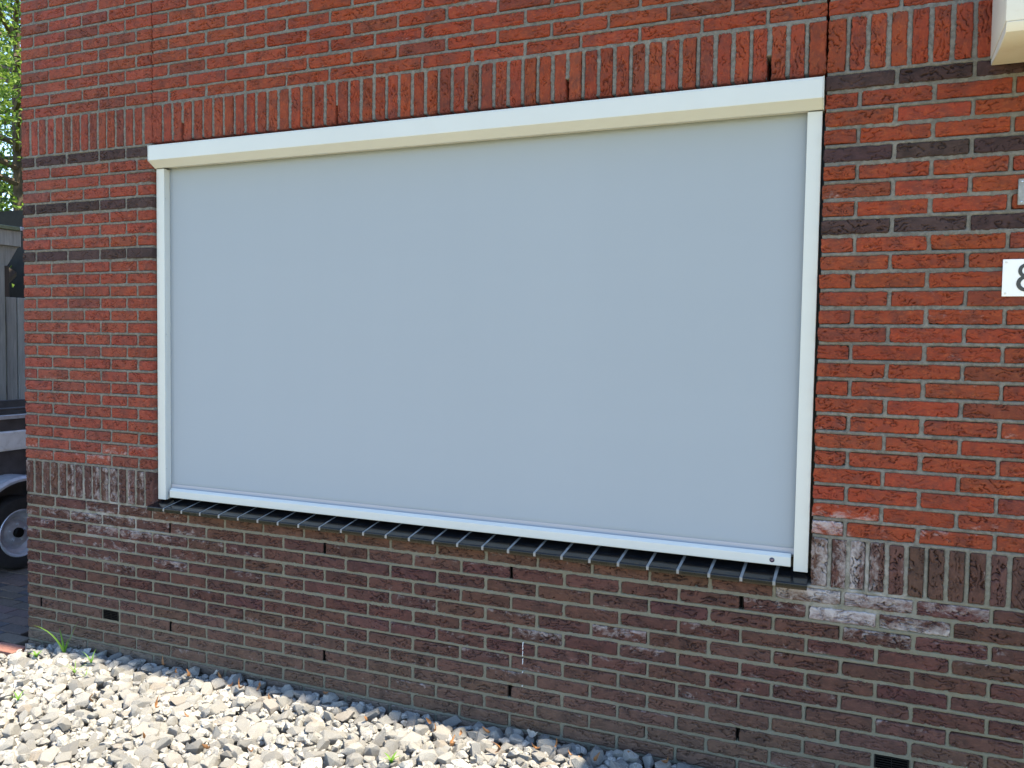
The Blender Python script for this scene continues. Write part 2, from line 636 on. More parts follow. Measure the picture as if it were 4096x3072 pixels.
def brick_mesh(name, L, H, seed, rough=1.0):
    """hand-moulded brick: creased, dented front face, ragged edges; centred, front near y = 0"""
    nx = max(10, int(L / 0.0020))
    nz = max(10, int(H / 0.0020))
    r = np.random.default_rng(seed)
    ux = np.linspace(0, 1, nx + 1)
    uz = np.linspace(0, 1, nz + 1)
    # tighten the outermost cells for a worn arris
    X, Z = np.meshgrid(ux, uz, indexing='ij')
    x = (X - 0.5) * L
    z = (Z - 0.5) * H
    # ragged outline
    eL = 0.0021 * fbm(z * 45, z * 0 + 1.3, seed) - 0.0006
    eR = 0.0021 * fbm(z * 45, z * 0 + 7.3, seed) + 0.0002
    eB = 0.0019 * fbm(x * 28, x * 0 + 3.3, seed) + 0.0014 * fbm(x * 110, x * 0 + 4.3, seed)
    eT = 0.0019 * fbm(x * 28, x * 0 + 9.3, seed) + 0.0014 * fbm(x * 110, x * 0 + 6.3, seed)
    x2 = x + (1 - X) * eL + X * eR
    z2 = z + (1 - Z) * eB + Z * eT
    # broken corners
    for cx, cz in ((0, 0), (0, 1), (1, 0), (1, 1)):
        if r.random() < 0.4:
            rad = 0.002 + 0.005 * r.random()
            d = np.hypot((X - cx) * L, (Z - cz) * H)
            k = np.clip(1 - d / (rad * 2.2), 0, 1) ** 2
            x2 += (1 if cx == 0 else -1) * k * rad * 0.6
            z2 += (1 if cz == 0 else -1) * k * rad * 0.6
    # relief of the face
    s = r.uniform(0.5, 1.0) * rough
    nb = r.uniform(1.6, 2.8)
    tilt = r.uniform(-1.6, 1.6)
    bow = r.uniform(-2.5, 2.5)
    phi = Z * nb + tilt * X + bow * (X - 0.5) ** 2 + 0.95 * fbm(x * 22, z * 36, seed + 11, 3)
    tt = phi - np.floor(phi)
    fold = np.exp(-(tt / 0.14) ** 1.5) + 0.6 * np.exp(-(1 - tt) / 0.06)
    mask = sstep(-0.05, 0.22, fbm(x * 16, z * 26, seed + 23, 2) + r.uniform(-0.2, 0.2))
    phi2 = X * L * 60 * 0.5 + Z * 2.0 * r.uniform(-1, 1) + 1.3 * fbm(x * 30, z * 45, seed + 31, 3)
    t2 = np.abs(phi2 - np.floor(phi2) - 0.5) * 2
    fold2 = sstep(0.78, 1.0, t2)
    mask2 = sstep(0.12, 0.4, fbm(x * 18, z * 30, seed + 41, 2))
    dep = -0.0105 * s * np.minimum(fold, 1.0) * mask - 0.0070 * s * fold2 * mask2 * (1 - 0.5 * mask)
    saw = 0.0030 * s * (tt - 0.5) * mask
    und = 0.0012 * fbm(x * 14, z * 18, seed + 51, 2)
    fine = 0.00035 * pnoise(x * 210, z * 210, seed + 61) + 0.0003 * pnoise(x * 110, z * 110, seed + 62)
    h = dep + saw + und + fine
    for _ in range(r.integers(0, 4)):
        px, pz, pr = r.uniform(-.45, .45) * L, r.uniform(-.4, .4) * H, r.uniform(0.002, 0.005)
        h -= 0.0035 * np.exp(-((x - px) ** 2 + (z - pz) ** 2) / pr ** 2)
    # rounded arris
    ed = np.minimum(np.minimum(X, 1 - X) * L, np.minimum(Z, 1 - Z) * H)
    h -= 0.0028 * np.clip(1 - ed / 0.0042, 0, 1) ** 2
    y = -h - 0.0004
    nv = (nx + 1) * (nz + 1)
    idx = np.arange(nv).reshape(nx + 1, nz + 1)
    V = np.stack([x2, y, z2], -1).reshape(-1, 3)
    q = np.stack([idx[:-1, :-1], idx[1:, :-1], idx[1:, 1:], idx[:-1, 1:]], -1).reshape(-1, 4)
    ring = list(idx[:, 0]) + list(idx[-1, 1:]) + list(idx[-2::-1, -1]) + list(idx[0, -2:0:-1])
    back = V[ring].copy()
    back[:, 1] = 0.085
    n = len(ring)
    V = np.concatenate([V, back])
    F = q.tolist()
    for i in range(n):
        j = (i + 1) % n
        F.append((ring[j], ring[i], nv + i, nv + j))
    me = pymesh(name, V.tolist(), F, True)
    return me


NV = 26
BH = c - JW + 0.0008
FULL = [brick_mesh('brick', MOD - JW, BH, 100 + i) for i in range(NV)]
HALF = [brick_mesh('brick', 0.100, BH, 200 + i) for i in range(10)]
PFULL = [brick_mesh('plinth_brick', MOD - JW, BH, 300 + i, 1.55) for i in range(NV)]
SOLD = [brick_mesh('soldier_brick', 0.1735, c - JW, 400 + i) for i in range(18)]
PSOLD = [brick_mesh('soldier_brick', 0.1665, c - JW, 500 + i, 1.5) for i in range(12)]
for me in FULL + HALF + PFULL + SOLD + PSOLD:
    me.materials.append(M['brick'])

off_frame = []       # bricks the photograph does not show
rects = []


def vary(col, amt=0.16, hue=0.1):
    k = 1 + random.uniform(-amt, amt)
    return [max(0.0, col[0] * k * (1 + random.uniform(-hue, hue) * 0.5)), max(0.0, col[1] * k * (1 + random.uniform(-hue, hue))), max(0.0, col[2] * k * (1 + random.uniform(-hue, hue)))]


def in_view(x0, x1, z0, z1):
    for x in (x0, (x0 + x1) / 2, x1):
        for z in (z0, z1):
            px, py = project(x, 0, z)
            if 0 <= px <= 4096 and 0 <= py <= 3072:
                return True
    return False


def add_brick(name, pool, x0, x1, z0, z1, col, white, soldier=False):
    me = random.choice(pool)
    L0 = max(v.co.x for v in (me.vertices[0], me.vertices[-1])) if False else None
    cx, cz = (x0 + x1) / 2, (z0 + z1) / 2
    ref = {id(FULL): MOD - JW, id(HALF): 0.100, id(PFULL): MOD - JW, id(SOLD): 0.1735, id(PSOLD): 0.1665}[id(pool)]
    dy = random.gauss(0, 0.0010)
    rects.append((x0, x1, z0, z1))
    if not in_view(x0, x1, z0, z1):
        off_frame.append((me, cx, dy, cz, (x1 - x0) / ref, col))
        return
    o = bpy.data.objects.new(name, me)
    o.location = (cx + random.gauss(0, .0006), dy, cz + random.gauss(0, .0007))
    if soldier:
        o.rotation_euler = (random.gauss(0, .002), math.pi / 2 * random.choice((-1, 1)) + random.gauss(0, 0.006), random.gauss(0, .004))
        o.scale = ((z1 - z0) / ref, 1, (x1 - x0) / (c - JW))
    else:
        o.rotation_euler = (random.gauss(0, .006), math.pi * random.choice((0, 1)) + random.gauss(0, 0.0042), random.gauss(0, .0025))
        o.scale = ((x1 - x0) / ref, 1, (z1 - z0) / BH * random.uniform(0.97, 1.03))
    o.color = (*col, white)
    link(o, house)


RED = (0.228, 0.0435, 0.020)
DARK = (0.056, 0.033, 0.032)
PLI = (0.088, 0.040, 0.033)


def red_col(x):
    col = vary(RED, 0.085, 0.09)
    if random.random() < 0.09:                    # overburnt, purplish ones
        col = [col[0] * 0.78, col[1] * 0.95, col[2] * 1.15]
    # grazing sky sheen put into the colour: paler and pinker towards the left
    k = max(0.0, min(1.0, (1.8 - x) / 1.8)) * 0.7
    return [col[0] * (1 - 0.1 * k) + 0.015 * k, col[1] * (1 - 0.1 * k) + 0.022 * k, col[2] + 0.028 * k]


def gauss2(x, z, cx, cz, sx, sz):
    return math.exp(-((x - cx) / sx) ** 2 - ((z - cz) / sz) ** 2)


def plinth_white(x, z):
    w = random.uniform(0.08, 0.42)
    w += 0.95 * gauss2(x, z, 4.02, 0.71, 0.24, 0.075) + 0.55 * gauss2(x, z, 3.98, 0.90, 0.14, 0.10)
    w += 0.32 * gauss2(x, z, 0.65, 0.64, 0.60, 0.24) * random.uniform(0.6, 1.15) + 0.16 * gauss2(x, z, 0.55, 0.85, 0.5, 0.15)
    w += 0.30 * gauss2(x, z, 3.2, 0.45, 0.5, 0.12) * random.random()
    return min(1.0, w)


def plinth_col(x, z):
    col = vary(PLI, 0.11, 0.08)
    t = max(0.0, min(1.0, (0.40 - z) / 0.35))       # splash-zone grime towards the ground
    g = (0.15, 0.105, 0.075)
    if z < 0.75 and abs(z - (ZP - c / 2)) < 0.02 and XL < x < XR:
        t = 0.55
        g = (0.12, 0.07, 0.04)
    col = [a * (1 - t * 0.6) + b * t * 0.6 for a, b in zip(col, g)]
    if z < 0.05:
        k = random.uniform(.85, 1.15)
        col = [0.15 * k, 0.115 * k, 0.09 * k]
    return col


def lay_row(name, pool_full, z0, z1, x0, x1, joints, colf, whitef, first_edge=True, skip=()):
    xs = [x0] + [j for j in joints if x0 + 0.03 < j < x1 - 0.03] + [x1]
    for i in range(len(xs) - 1):
        a = xs[i] + (0.0 if i == 0 else JW / 2)
        b = xs[i + 1] - (0.0 if i == len(xs) - 2 else JW / 2)
        for (s0, s1, sz) in skip:
            if z0 < sz < z1 and a < (s0 + s1) / 2 < b:
                a = s1 + JW
        if b - a < 0.02:
            continue
        pool = HALF if (b - a) < 0.14 else pool_full
        xm, zm = (a + b) / 2, (z0 + z1) / 2
        add_brick(name, pool, a, b, z0, z1, colf(xm, zm), whitef(xm, zm))


HJ = JW / 2
LEFT_FULL = [0.200, 0.431, 0.607, 0.787]
LEFT_HALF = [0.0925, 0.318, 0.541, 0.716]
vents = [(0.5435, 0.6450, ZP - 9.5 * c), (4.0985, 4.2040, ZP - 9.5 * c)]

# dark stretcher plinth
for i in range(1, 17):
    zt = ZP - (i - 1) * c - HJ
    zb = ZP - i * c + HJ
    js = [(k if i % 2 else k - 0.5) * MOD - (0.0152 if k > 1 else 0.012) for k in range(1, 26)]
    lay_row('plinth_brick', PFULL, zb, zt, 0.0, XEND, js, plinth_col, plinth_white, skip=vents)
# piers beside the window
for i in range(1, 27):
    zt = Z2 - (i - 1) * c - HJ
    zb = Z2 - i * c + HJ
    dark = i in (1, 5, 9)
    nm = 'dark_brick' if dark else 'brick'
    cf = (lambda x, z: vary(DARK, 0.15, 0.06)) if dark else (lambda x, z: red_col(x))

    def wf(x, z, i=i, dark=dark):
        if dark:
            return random.uniform(0.0, 0.25)
        w = random.uniform(0, 0.22)
        if random.random() < 0.12:
            w += 0.18
        if i >= 25:
            w += random.uniform(0.1, 0.3) + (0.42 if (i == 26 and x < 4.0 and x > 3.0) else 0) + (0.15 if x < 4.1 and x > 3 else 0)
        return w
    lay_row(nm, FULL, zb, zt, 0.0, XL - 0.0045, LEFT_HALF if i % 2 else LEFT_FULL, cf, wf)
    js = [(k + (0.5 if i % 2 else 0)) * MOD - 0.0152 for k in range(17, 26)]
    lay_row(nm, FULL, zb, zt, XR + 0.001, XEND, js, cf, wf)
# courses over the lintel
for j in range(1, NUP + 1):
    zb = Z3 + (j - 1) * c + HJ
    zt = Z3 + j * c - HJ
    cf = lambda x, z: red_col(x)
    wf = lambda x, z: random.uniform(0, 0.25) + (0.2 if random.random() < 0.1 else 0)
    odd = j % 2
    lay_row('brick', FULL, zb, zt, 0.0, XL - 0.0040, LEFT_HALF if odd else LEFT_FULL, cf, wf)
    lay_row('brick', FULL, zb, zt, XL + 0.0025, XR - 0.003, [0.988 + 0.2245 * k for k in range(14)] if odd else [1.1035 + 0.2235 * k for k in range(14)], cf, wf)
    lay_row('brick', FULL, zb, zt, XR + 0.003, XEND, [4.0975 + 0.222 * k for k in range(6)] if odd else [3.985 + 0.222 * k for k in range(7)], cf, wf)


# soldier courses
def soldiers(pool, x0, x1, n, z0, z1, colf, whitef, j=JW + 0.0016):
    w = (x1 - x0) / n
    for k in range(n):
        a = x0 + k * w + (0 if k == 0 else j / 2)
        b = x0 + (k + 1) * w - (0 if k == n - 1 else j / 2)
        add_brick('soldier_brick', pool, a, b, z0, z1, colf((a + b) / 2, z0), whitef((a + b) / 2, z0), True)


rc = lambda x, z: red_col(x)
rw = lambda x, z: random.uniform(0, 0.25)
soldiers(SOLD, 0.0, XL - 0.001, 15, Z2 + HJ, Z3 - HJ, rc, rw)
soldiers(SOLD, XL + 0.001, XR - 0.003, 49, Z2 + HJ * 0.6, Z3 - HJ, rc, rw)
soldiers(SOLD, XR + 0.003, XEND, 23, Z2 + HJ, Z3 - HJ, rc, rw)
sc = lambda x, z: vary((0.092, 0.045, 0.036), 0.14, 0.08)
soldiers(PSOLD, 0.0, XL - 0.0045, 15, ZP + HJ, Z1 - HJ, sc, plinth_white)
soldiers(PSOLD, XR + 0.001, XEND, 24, ZP + HJ, Z1 - HJ, sc, lambda x, z: plinth_white(x, 0.88))

# bricks outside the photograph, joined
for nm_, lst, col_ in (('outlying_bricks', [q for q in off_frame if q[3] > ZP], RED), ('outlying_plinth_bricks', [q for q in off_frame if q[3] <= ZP], PLI)):
    V, F, base = [], [], 0
    for (me, cx, dy, cz, sx, col) in lst:
        w = max(v.co.x for v in me.vertices) * sx
        h = max(v.co.z for v in me.vertices)
        if me in SOLD or me in PSOLD:
            w, h = h, w / sx
        b = MB().box(cx - w, cx + w, dy, 0.08, cz - h, cz + h, 0.003)
        b.bm.verts.index_update()
        vs_ = [tuple(v.co) for v in b.bm.verts]
        fs_ = [[v.index for v in f.verts] for f in b.bm.faces]
        b.bm.free()
        V += vs_
        F += [[base + q for q in f] for f in fs_]
        base += len(vs_)
    o = mesh_obj(nm_, pymesh(nm_, V, F), M['brick'], house)
    o.color = (*col_, 0.15)
    o['kind'] = 'stuff'

# mortar bed with the window opening, open perpends, vent slots and movement joints cut into it
holes = [(XL - 0.0075, XR + 0.004, ZP + 0.004, Z2 + 0.010)]
for k in range(4):
    xw = (4.5 + 4 * k) * MOD - 0.0152
    holes.append((xw - 0.0088, xw + 0.0088, ZP - 1.5 * c - 0.0245, ZP - 1.5 * c + 0.0245))
for k in range(5):
    xw = (0.5 + 4 * k) * MOD - (0.0152 if k else 0.012)
    holes.append((xw - 0.0088, xw + 0.0088, ZP - 9.5 * c - 0.0245, ZP - 9.5 * c + 0.0245))
for xw in (1.062, 1.8995, 2.956, 3.693):
    wd = (XR - 0.003 - XL - 0.001) / 49
    xs = XL + 0.001 + round((xw - XL - 0.001) / wd) * wd
    holes.append((xs - 0.0088, xs + 0.0088, Z2 + 0.010, Z2 + 0.085))
for (a, b, zc) in vents:
    holes.append((a, b, zc - 0.0235, zc + 0.0235))
holes.append((XL - 0.006, XL + 0.006, Z2 + 0.010, ZTOP - 0.01))
holes.append((XR - 0.006, XR + 0.006, Z2 + 0.010, ZTOP - 0.01))


def breaks(lo, hi, step, cuts):
    xs = list(np.arange(lo, hi + 1e-6, step)) + [hi]
    cuts = sorted(set(round(q, 5) for q in cuts if lo < q < hi))
    xs = [q for q in xs if all(abs(q - k) > step * 0.35 for k in cuts)] + cuts
    return np.array(sorted(xs))


gx = breaks(0.004, XEND, 0.0052, [h for q in holes for h in q[:2]])
gz = breaks(-0.16, ZTOP, 0.0052, [h for q in holes for h in q[2:]])
GX, GZ = np.meshgrid(gx, gz, indexing='ij')
GY = 0.0040 + 0.0013 * fbm(GX * 24, GZ * 24, 3, 3) + 0.0011 * pnoise(GX * 85, GZ * 85, 5)
deep = np.zeros(GX.shape, bool)
for (a, b, z0, z1) in rects:        # the bed runs back under every brick
    e = 0.0016
    i0, i1 = np.searchsorted(gx, a + e), np.searchsorted(gx, b - e)
    k0, k1 = np.searchsorted(gz, z0 + e), np.searchsorted(gz, z1 - e)
    deep[i0:i1, k0:k1] = True
GY[deep] = 0.022
idx = np.arange(GX.size).reshape(GX.shape)
mx = (gx[:-1] + gx[1:]) / 2
mz = (gz[:-1] + gz[1:]) / 2
solid = np.ones((len(mx), len(mz)), bool)
for (a, b, z0, z1) in holes:
    solid[np.ix_((mx > a) & (mx < b), (mz > z0) & (mz < z1))] = False
keep = solid & ~(deep[:-1, :-1] & deep[1:, :-1] & deep[1:, 1:] & deep[:-1, 1:])
q = np.stack([idx[:-1, :-1], idx[1:, :-1], idx[1:, 1:], idx[:-1, 1:]], -1)
quads = [q[keep]]
V = np.stack([GX, GY, GZ], -1).reshape(-1, 3)
VB = V.copy()
VB[:, 1] = 0.12
nV = len(V)
pad = np.zeros((solid.shape[0] + 2, solid.shape[1] + 2), bool)
pad[1:-1, 1:-1] = solid
for di, dk, p, r_ in ((-1, 0, (0, 0), (0, 1)), (1, 0, (1, 1), (1, 0)), (0, -1, (1, 0), (0, 0)), (0, 1, (0, 1), (1, 1))):
    nb_ = pad[1 + di:pad.shape[0] - 1 + di, 1 + dk:pad.shape[1] - 1 + dk]
    I, K = np.nonzero(solid & ~nb_)
    A = idx[I + p[0], K + p[1]]
    B = idx[I + r_[0], K + r_[1]]
    quads.append(np.stack([A, B, nV + B, nV + A], -1))
Q = np.concatenate(quads)
VV = np.concatenate([V, VB])
used, inv_ = np.unique(Q, return_inverse=True)
Q = inv_.reshape(Q.shape)
me = bpy.data.meshes.new('mortar')
me.vertices.add(len(used))
me.vertices.foreach_set('co', VV[used].astype(np.float32).ravel())
me.loops.add(Q.size)
me.loops.foreach_set('vertex_index', Q.astype(np.int32).ravel())
me.polygons.add(len(Q))
me.polygons.foreach_set('loop_start', np.arange(0, Q.size, 4, dtype=np.int32))
me.update(calc_edges=True)
me.validate()
mesh_obj('mortar', me, M['mortar'], house)
# the rest of the house behind and above
core = MB()
core.box(0.012, 9.0, 0.30, 7.5, -0.2, 7.25)
core.build('inner_leaf', M['bricktex'], house)
MB().box(0.0, 9.0, 0.0, 0.2995, ZTOP + 0.002, 7.3).build('upper_wall', M['bricktex'], house)
MB().box(XEND + 0.002, 9.0, 0.0, 0.2995, -0.2, ZTOP).build('further_wall', M['bricktex'], house)
MB().box(0.0045, 0.06, 0.12, 0.2995, -0.16, ZTOP).build('side_wall', M['bricktex'], house)

MB().prism_x([(0.0, 7.302), (3.9, 11.1), (7.6, 7.4), (7.6, 7.302)], 0.0, 9.0).build('roof', M['darkwall'], house)

# white paint run down a few plinth bricks
pd = MB()
for (za, zb_) in ((0.418, 0.388), (0.384, 0.362), (0.352, 0.330), (0.300, 0.294), (0.245, 0.239)):
    pd.box(2.8149, 2.8167, -0.0052, 0.006, zb_, za, 0.0006)
pd.build('paint_run', M['enamel'], house)

# added black liners that stand in for the shade inside the open perpends
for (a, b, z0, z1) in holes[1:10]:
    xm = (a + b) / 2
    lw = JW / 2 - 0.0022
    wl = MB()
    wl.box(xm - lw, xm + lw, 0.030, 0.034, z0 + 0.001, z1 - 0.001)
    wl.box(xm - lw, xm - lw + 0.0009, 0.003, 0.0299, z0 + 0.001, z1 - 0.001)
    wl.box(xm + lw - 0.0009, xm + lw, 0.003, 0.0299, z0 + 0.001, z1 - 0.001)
    wl.build('slot_shade_liner', M['black'], house)

# air vents
for (a, b, zc) in vents:
    v = MB()
    v.box(a + 0.001, b - 0.001, 0.045, 0.05, zc - 0.023, zc + 0.023)
    for s_ in (-1, 1):
        xx = a + 0.0025 if s_ < 0 else b - 0.0025
        v.box(xx - 0.0022, xx + 0.0022, 0.0, 0.045, zc - 0.023, zc + 0.023)
    v.box((a + b) / 2 - 0.0012, (a + b) / 2 + 0.0012, 0.003, 0.045, zc - 0.021, zc + 0.021)
    vo = v.build('air_vent', M['black'], house)
    for k in range(6):
        z = zc - 0.0205 + k * 0.0082
        MB().box(a + 0.0048, b - 0.0048, 0.001, 0.02, z - 0.0014, z + 0.0014).build('slat', M['black'], vo)

# glazed sill
PR = [(-0.045, 0.7725), (-0.045, 0.7895), (-0.0435, 0.7925), (-0.040, 0.7940), (0.090, 0.8165), (0.090, 0.7725)]
sill = MB().prism_x([(y + 0.0022 if y < 0 else y, z - 0.0018 if z > 0.78 else z + 0.004) for y, z in PR], 0.8895, 3.8665).build('window_sill', M['grout'], house)
edges = [0.887] + [0.9889 + 0.11090 * k for k in range(26)] + [3.869]
for k in range(27):
    a = edges[k] + (0 if k == 0 else 0.0052)
    b = edges[k + 1] - (0 if k == 26 else 0.0052)
    t = MB().prism_x(PR, a, b, 0.0012).build('sill_tile', M['glaze'], sill, True)
    t.location = (0, random.gauss(0, 0.0004), random.gauss(0, 0.0003))

# dark window behind the screen
w = MB()
w.box(XL + 0.001, XR - 0.001, 0.095, 0.15, 2.43, 2.508)
w.box(XL + 0.001, XR - 0.001, 0.095, 0.15, 0.79, 0.90)
for x in (XL + 0.001, 1.86, 2.83, XR - 0.08):
    w.box(x, x + 0.079, 0.096, 0.149, 0.9, 2.43)
win = w.build('window', M['frame'], house)
for (a, b) in ((XL + 0.08, 1.86), (1.939, 2.83), (2.909, XR - 0.08)):
    MB().box(a, b, 0.115, 0.125, 0.9, 2.43).build('pane', M['glass'], win)

# ------------------------------------------------------------------ roller screen
scr = empty('roller_screen', (2.38, 0.03, 0.82))
tag(scr, 'closed grey fabric roller screen with white cassette and guide rails over the window', 'screen')
scr_off = Vector((-2.38, -0.03, -0.82))


def spart(mb, name, mat, parent=None, smooth=True):
    o = mb.build(name, mat, None, False)
    o.parent = parent or scr
    if parent is None:
        o.location = scr_off
    return o


CX0, CX1 = 0.893, 3.8715
cas = spart(MB().prism_x([(0.092, 2.494), (-0.0305, 2.494), (-0.0305, 2.4885), (-0.032, 2.4875), (-0.032, 2.4245), (0.010, 2.3965), (0.018, 2.3965), (0.018, 2.402), (0.092, 2.402)], CX0 + 0.0035, CX1 - 0.0035, 0.0012, 2), 'cassette', M['white'])
for (a, b) in ((CX0, CX0 + 0.003), (CX1 - 0.003, CX1)):
    spart(MB().prism_x([(0.092, 2.4952), (-0.0333, 2.4952), (-0.0333, 2.4238), (0.0100, 2.3950), (0.092, 2.3950)], a, b, 0.0007), 'end_cap', M['white'], cas)
# fabric with a slow belly
nx_, nz_ = 60, 36
fx = np.linspace(0.915, 3.845, nx_)
fz = np.linspace(0.86, 2.43, nz_)
AX, AZ = np.meshgrid(fx, fz, indexing='ij')
AY = 0.0575 + 0.0012 * np.sin((AX - 0.9) * 2.1 + 0.5) * np.sin((AZ - 0.85) * 2.0) + 0.0007 * fbm(AX * 2.2, AZ * 0.7, 8, 2)
ii = np.arange(AX.size).reshape(AX.shape)
Fq = np.stack([ii[:-1, :-1], ii[1:, :-1], ii[1:, 1:], ii[:-1, 1:]], -1).reshape(-1, 4)
fm = pymesh('fabric', np.stack([AX, AY, AZ], -1).reshape(-1, 3).tolist(), Fq.tolist(), True)
fab = mesh_obj('fabric', fm, M['fabric'], scr, scr_off)
sol = fab.modifiers.new('thickness', 'SOLIDIFY')
sol.thickness = 0.0008
sol.offset = 1
hem = MB().box(0.945, 3.816, 0.0540, 0.0555, 0.868, 0.8895).build('hem', M['hem'], fab)
# guide rails
for (a, b, inner) in ((0.892, 0.9395, 1), (3.8185, 3.8665, -1)):
    rl = spart(MB().prism_x([(0.020, 0.8175), (0.020, 2.3945), (0.038, 2.3945), (0.038, 0.8175)], a, b, 0.0016, 2), 'guide_rail', M['white'])
    x0, x1 = (a + 0.006, b - 0.0012) if inner > 0 else (a + 0.0012, b - 0.006)
    spart(MB().box(x0, x1, 0.0385, 0.072, 0.8195, 2.3935, 0.001), 'rail_base', M['white'], rl)
    xs0 = b if inner > 0 else a
    for zz in (2.255, 1.6126, 0.967):
        s = MB().lathe([(0.0, 0.0012), (0.0022, 0.0010), (0.0030, 0.0)], 'x', (0, 0, 0), 12)
        so = s.build('screw', M['steel'], rl, True)
        so.location = (xs0, 0.0285, zz)
        if inner < 0:
            so.rotation_euler = (0, 0, math.pi)
# bottom bar
bar = spart(MB().prism_x([(0.0285, 0.8305), (0.0285, 0.862), (0.0395, 0.8735), (0.0425, 0.8735), (0.0425, 0.8285), (0.0305, 0.8285)], 0.9565, 3.8085, 0.0012, 2), 'bottom_bar', M['white'])
spart(MB().box(0.9575, 3.8075, 0.0435, 0.052, 0.831, 0.858, 0.001), 'weight_rod', M['black'], bar)
em = MB().lathe([(0.0, -0.0014), (0.0078, -0.0014), (0.0084, -0.0010), (0.0088, 0.0)], 'y', (0, 0, 0), 24).build('badge', M['navy'], bar, True)
em.location = (3.7455, 0.0283, 0.8470)
hp = [(0, -0.0048), (0.0046, 0.0002), (0.0050, 0.0024), (0.0036, 0.0038), (0.0016, 0.0020), (0, 0.0008), (-0.0016, 0.0020), (-0.0036, 0.0038), (-0.0050, 0.0024), (-0.0046, 0.0002)]
hb = MB().prism_y(hp, -0.0022, -0.0012).build('badge_mark', M['badge'], bar)
hb.location = em.location

# ------------------------------------------------------------------ plates and porch beside the door
plate = empty('house_number_plate', (4.478, 0, 1.765))
tag(plate, 'white enamel house number plate with a black 8 on the red brick', 'sign')
MB().box(-0.065, 0.065, -0.0070, -0.0045, 0, 0.1155, 0.0011).build('plate', M['enamel'], plate, True)
dg = MB()


def ring(cx, cz, ro, ri, sx, y0, y1):
    b = bmesh.new()
    n = 40
    L = []
    for rr in (ro, ri):
        for y in (y0, y1):
            k = (1.0 if rr == ro else (sx * ro - (ro - ri)) / (sx * ri) if False else 1.0)
            L.append([b.verts.new((cx + (rr - (0 if rr == ro else 0)) * math.cos(2 * math.pi * t / n) * sx, y, cz + rr * math.sin(2 * math.pi * t / n))) for t in range(n)])
    of, ob, inf, inb = L
    for t in range(n):
        u = (t + 1) % n
        b.faces.new((of[t], of[u], inf[u], inf[t]))
        b.faces.new((of[u], of[t], ob[t], ob[u]))
        b.faces.new((inf[t], inf[u], inb[u], inb[t]))
    bmesh.ops.recalc_face_normals(b, faces=b.faces[:])
    dg.join(b)


ring(0.0, 0.0795, 0.0225, 0.0120, 1.02, -0.0082, -0.0070)
ring(0.0, 0.0400, 0.0255, 0.0142, 1.05, -0.0084, -0.0070)
dg.build('digit', M['digit'], plate)
for sx in (-1, 1):
    for zz in (0.0095, 0.106):
        rv = MB().lathe([(0.0, -0.0016), (0.0022, -0.0013), (0.0036, 0.0)], 'y', (0, 0, 0), 14).build('rivet', M['cream'], plate, True)
        rv.location = (sx * 0.0555, -0.0070, zz)

bell = empty('metal_plate', (4.505, 0, 2.046))
tag(bell, 'weathered grey metal plate with screws above the house number', 'plate')
MB().box(-0.060, 0.060, -0.0075, -0.0045, 0, 0.082, 0.0025, ).build('plate', M['alu'], bell, True)
for sx in (-1, 1):
    for zz in (0.010, 0.072):
        rv = MB().lathe([(0.0, -0.0022), (0.0028, -0.0018), (0.0042, 0.0)], 'y', (0, 0, 0), 14).build('screw', M['steel'], bell, True)
        rv.location = (sx * 0.049, -0.0075, zz)

can = empty('door_canopy', (4.96, 0, 2.47))
tag(can, 'cream white box canopy over the door at the upper right', 'canopy')
cb = MB().box(-0.605, 0.605, -0.34, -0.003, 0.030, 0.25, 0.004, 2)
cb.build('box', M['cream'], can, True)
cp = MB()
cp.prism_x([(-0.340, 0.0295), (-0.330, 0.004), (-0.2, 0.0), (-0.003, 0.012), (-0.003, 0.0295)], -0.6025, 0.6025, 0.0015)
cp.build('soffit_panel', M['cream'], can, True)

# ------------------------------------------------------------------ ground
gr = MB().box(-60, 60, -60, 60, -0.30, -0.16).build('ground', M['lawn'])
tag(gr, 'grass and street ground round the house', None, None, 'structure')
ft = MB().box(-1.5, 8.0, -4.5, -1.95, -0.16, -0.03).build('front_path', M['street'])
tag(ft, 'pale paved path in front of the gravel', None, None, 'structure')


def gravel_top(x, y):
    return -0.006 + 0.019 * x


# driveway pavers beside the house
drive = MB().box(-3.1, 0.075, -1.94, 6.0, -0.159, -0.048).build('driveway', M['sand'])
tag(drive, 'driveway of dark clay pavers beside the house', None, None, 'structure')
PV = []
for k in range(6):
    b = bmesh.new()
    bmesh.ops.create_cube(b, size=1.0)
    for v in b.verts:
        v.co = Vector((v.co.x * 0.196, v.co.y * 0.094, v.co.z * 0.06 - 0.03))
    bmesh.ops.bevel(b, geom=b.edges[:], offset=0.004, segments=1, affect='EDGES')
    for v in b.verts:
        v.co += Vector((random.gauss(0, .0008), random.gauss(0, .0008), random.gauss(0, .0008)))
    me = bpy.data.meshes.new('paver')
    b.to_mesh(me)
    b.free()
    me.materials.append(M['paver'])
    PV.append(me)
rest_p = []
for r_ in range(-4, 50):
    yc = -0.10 + r_ * 0.1
    for k in range(-16, 1):
        xc = -0.03 + k * 0.2 + (0.1 if r_ % 2 else 0)
        if xc > 0.06 or (xc > -0.1 and yc > -0.05):
            continue
        if yc < -0.45:
            continue
        px, py = project(xc, yc, 0)
        vis = -30 < px < 125 and 2150 < py < 3100
        col = vary((0.105, 0.075, 0.063), 0.25, 0.1) if yc > -0.08 else vary((0.27, 0.12, 0.085), 0.15, 0.08)
        if not vis:
            rest_p.append((xc, yc))
            continue
        o = bpy.data.objects.new('paver', random.choice(PV))
        o.location = (xc, yc, 0.0 + random.gauss(0, 0.0015) - 0.012)
        o.rotation_euler = (random.gauss(0, .006), random.gauss(0, .006), random.gauss(0, .008))
        o.color = (*col, 1)
        link(o, drive)
pm = MB()
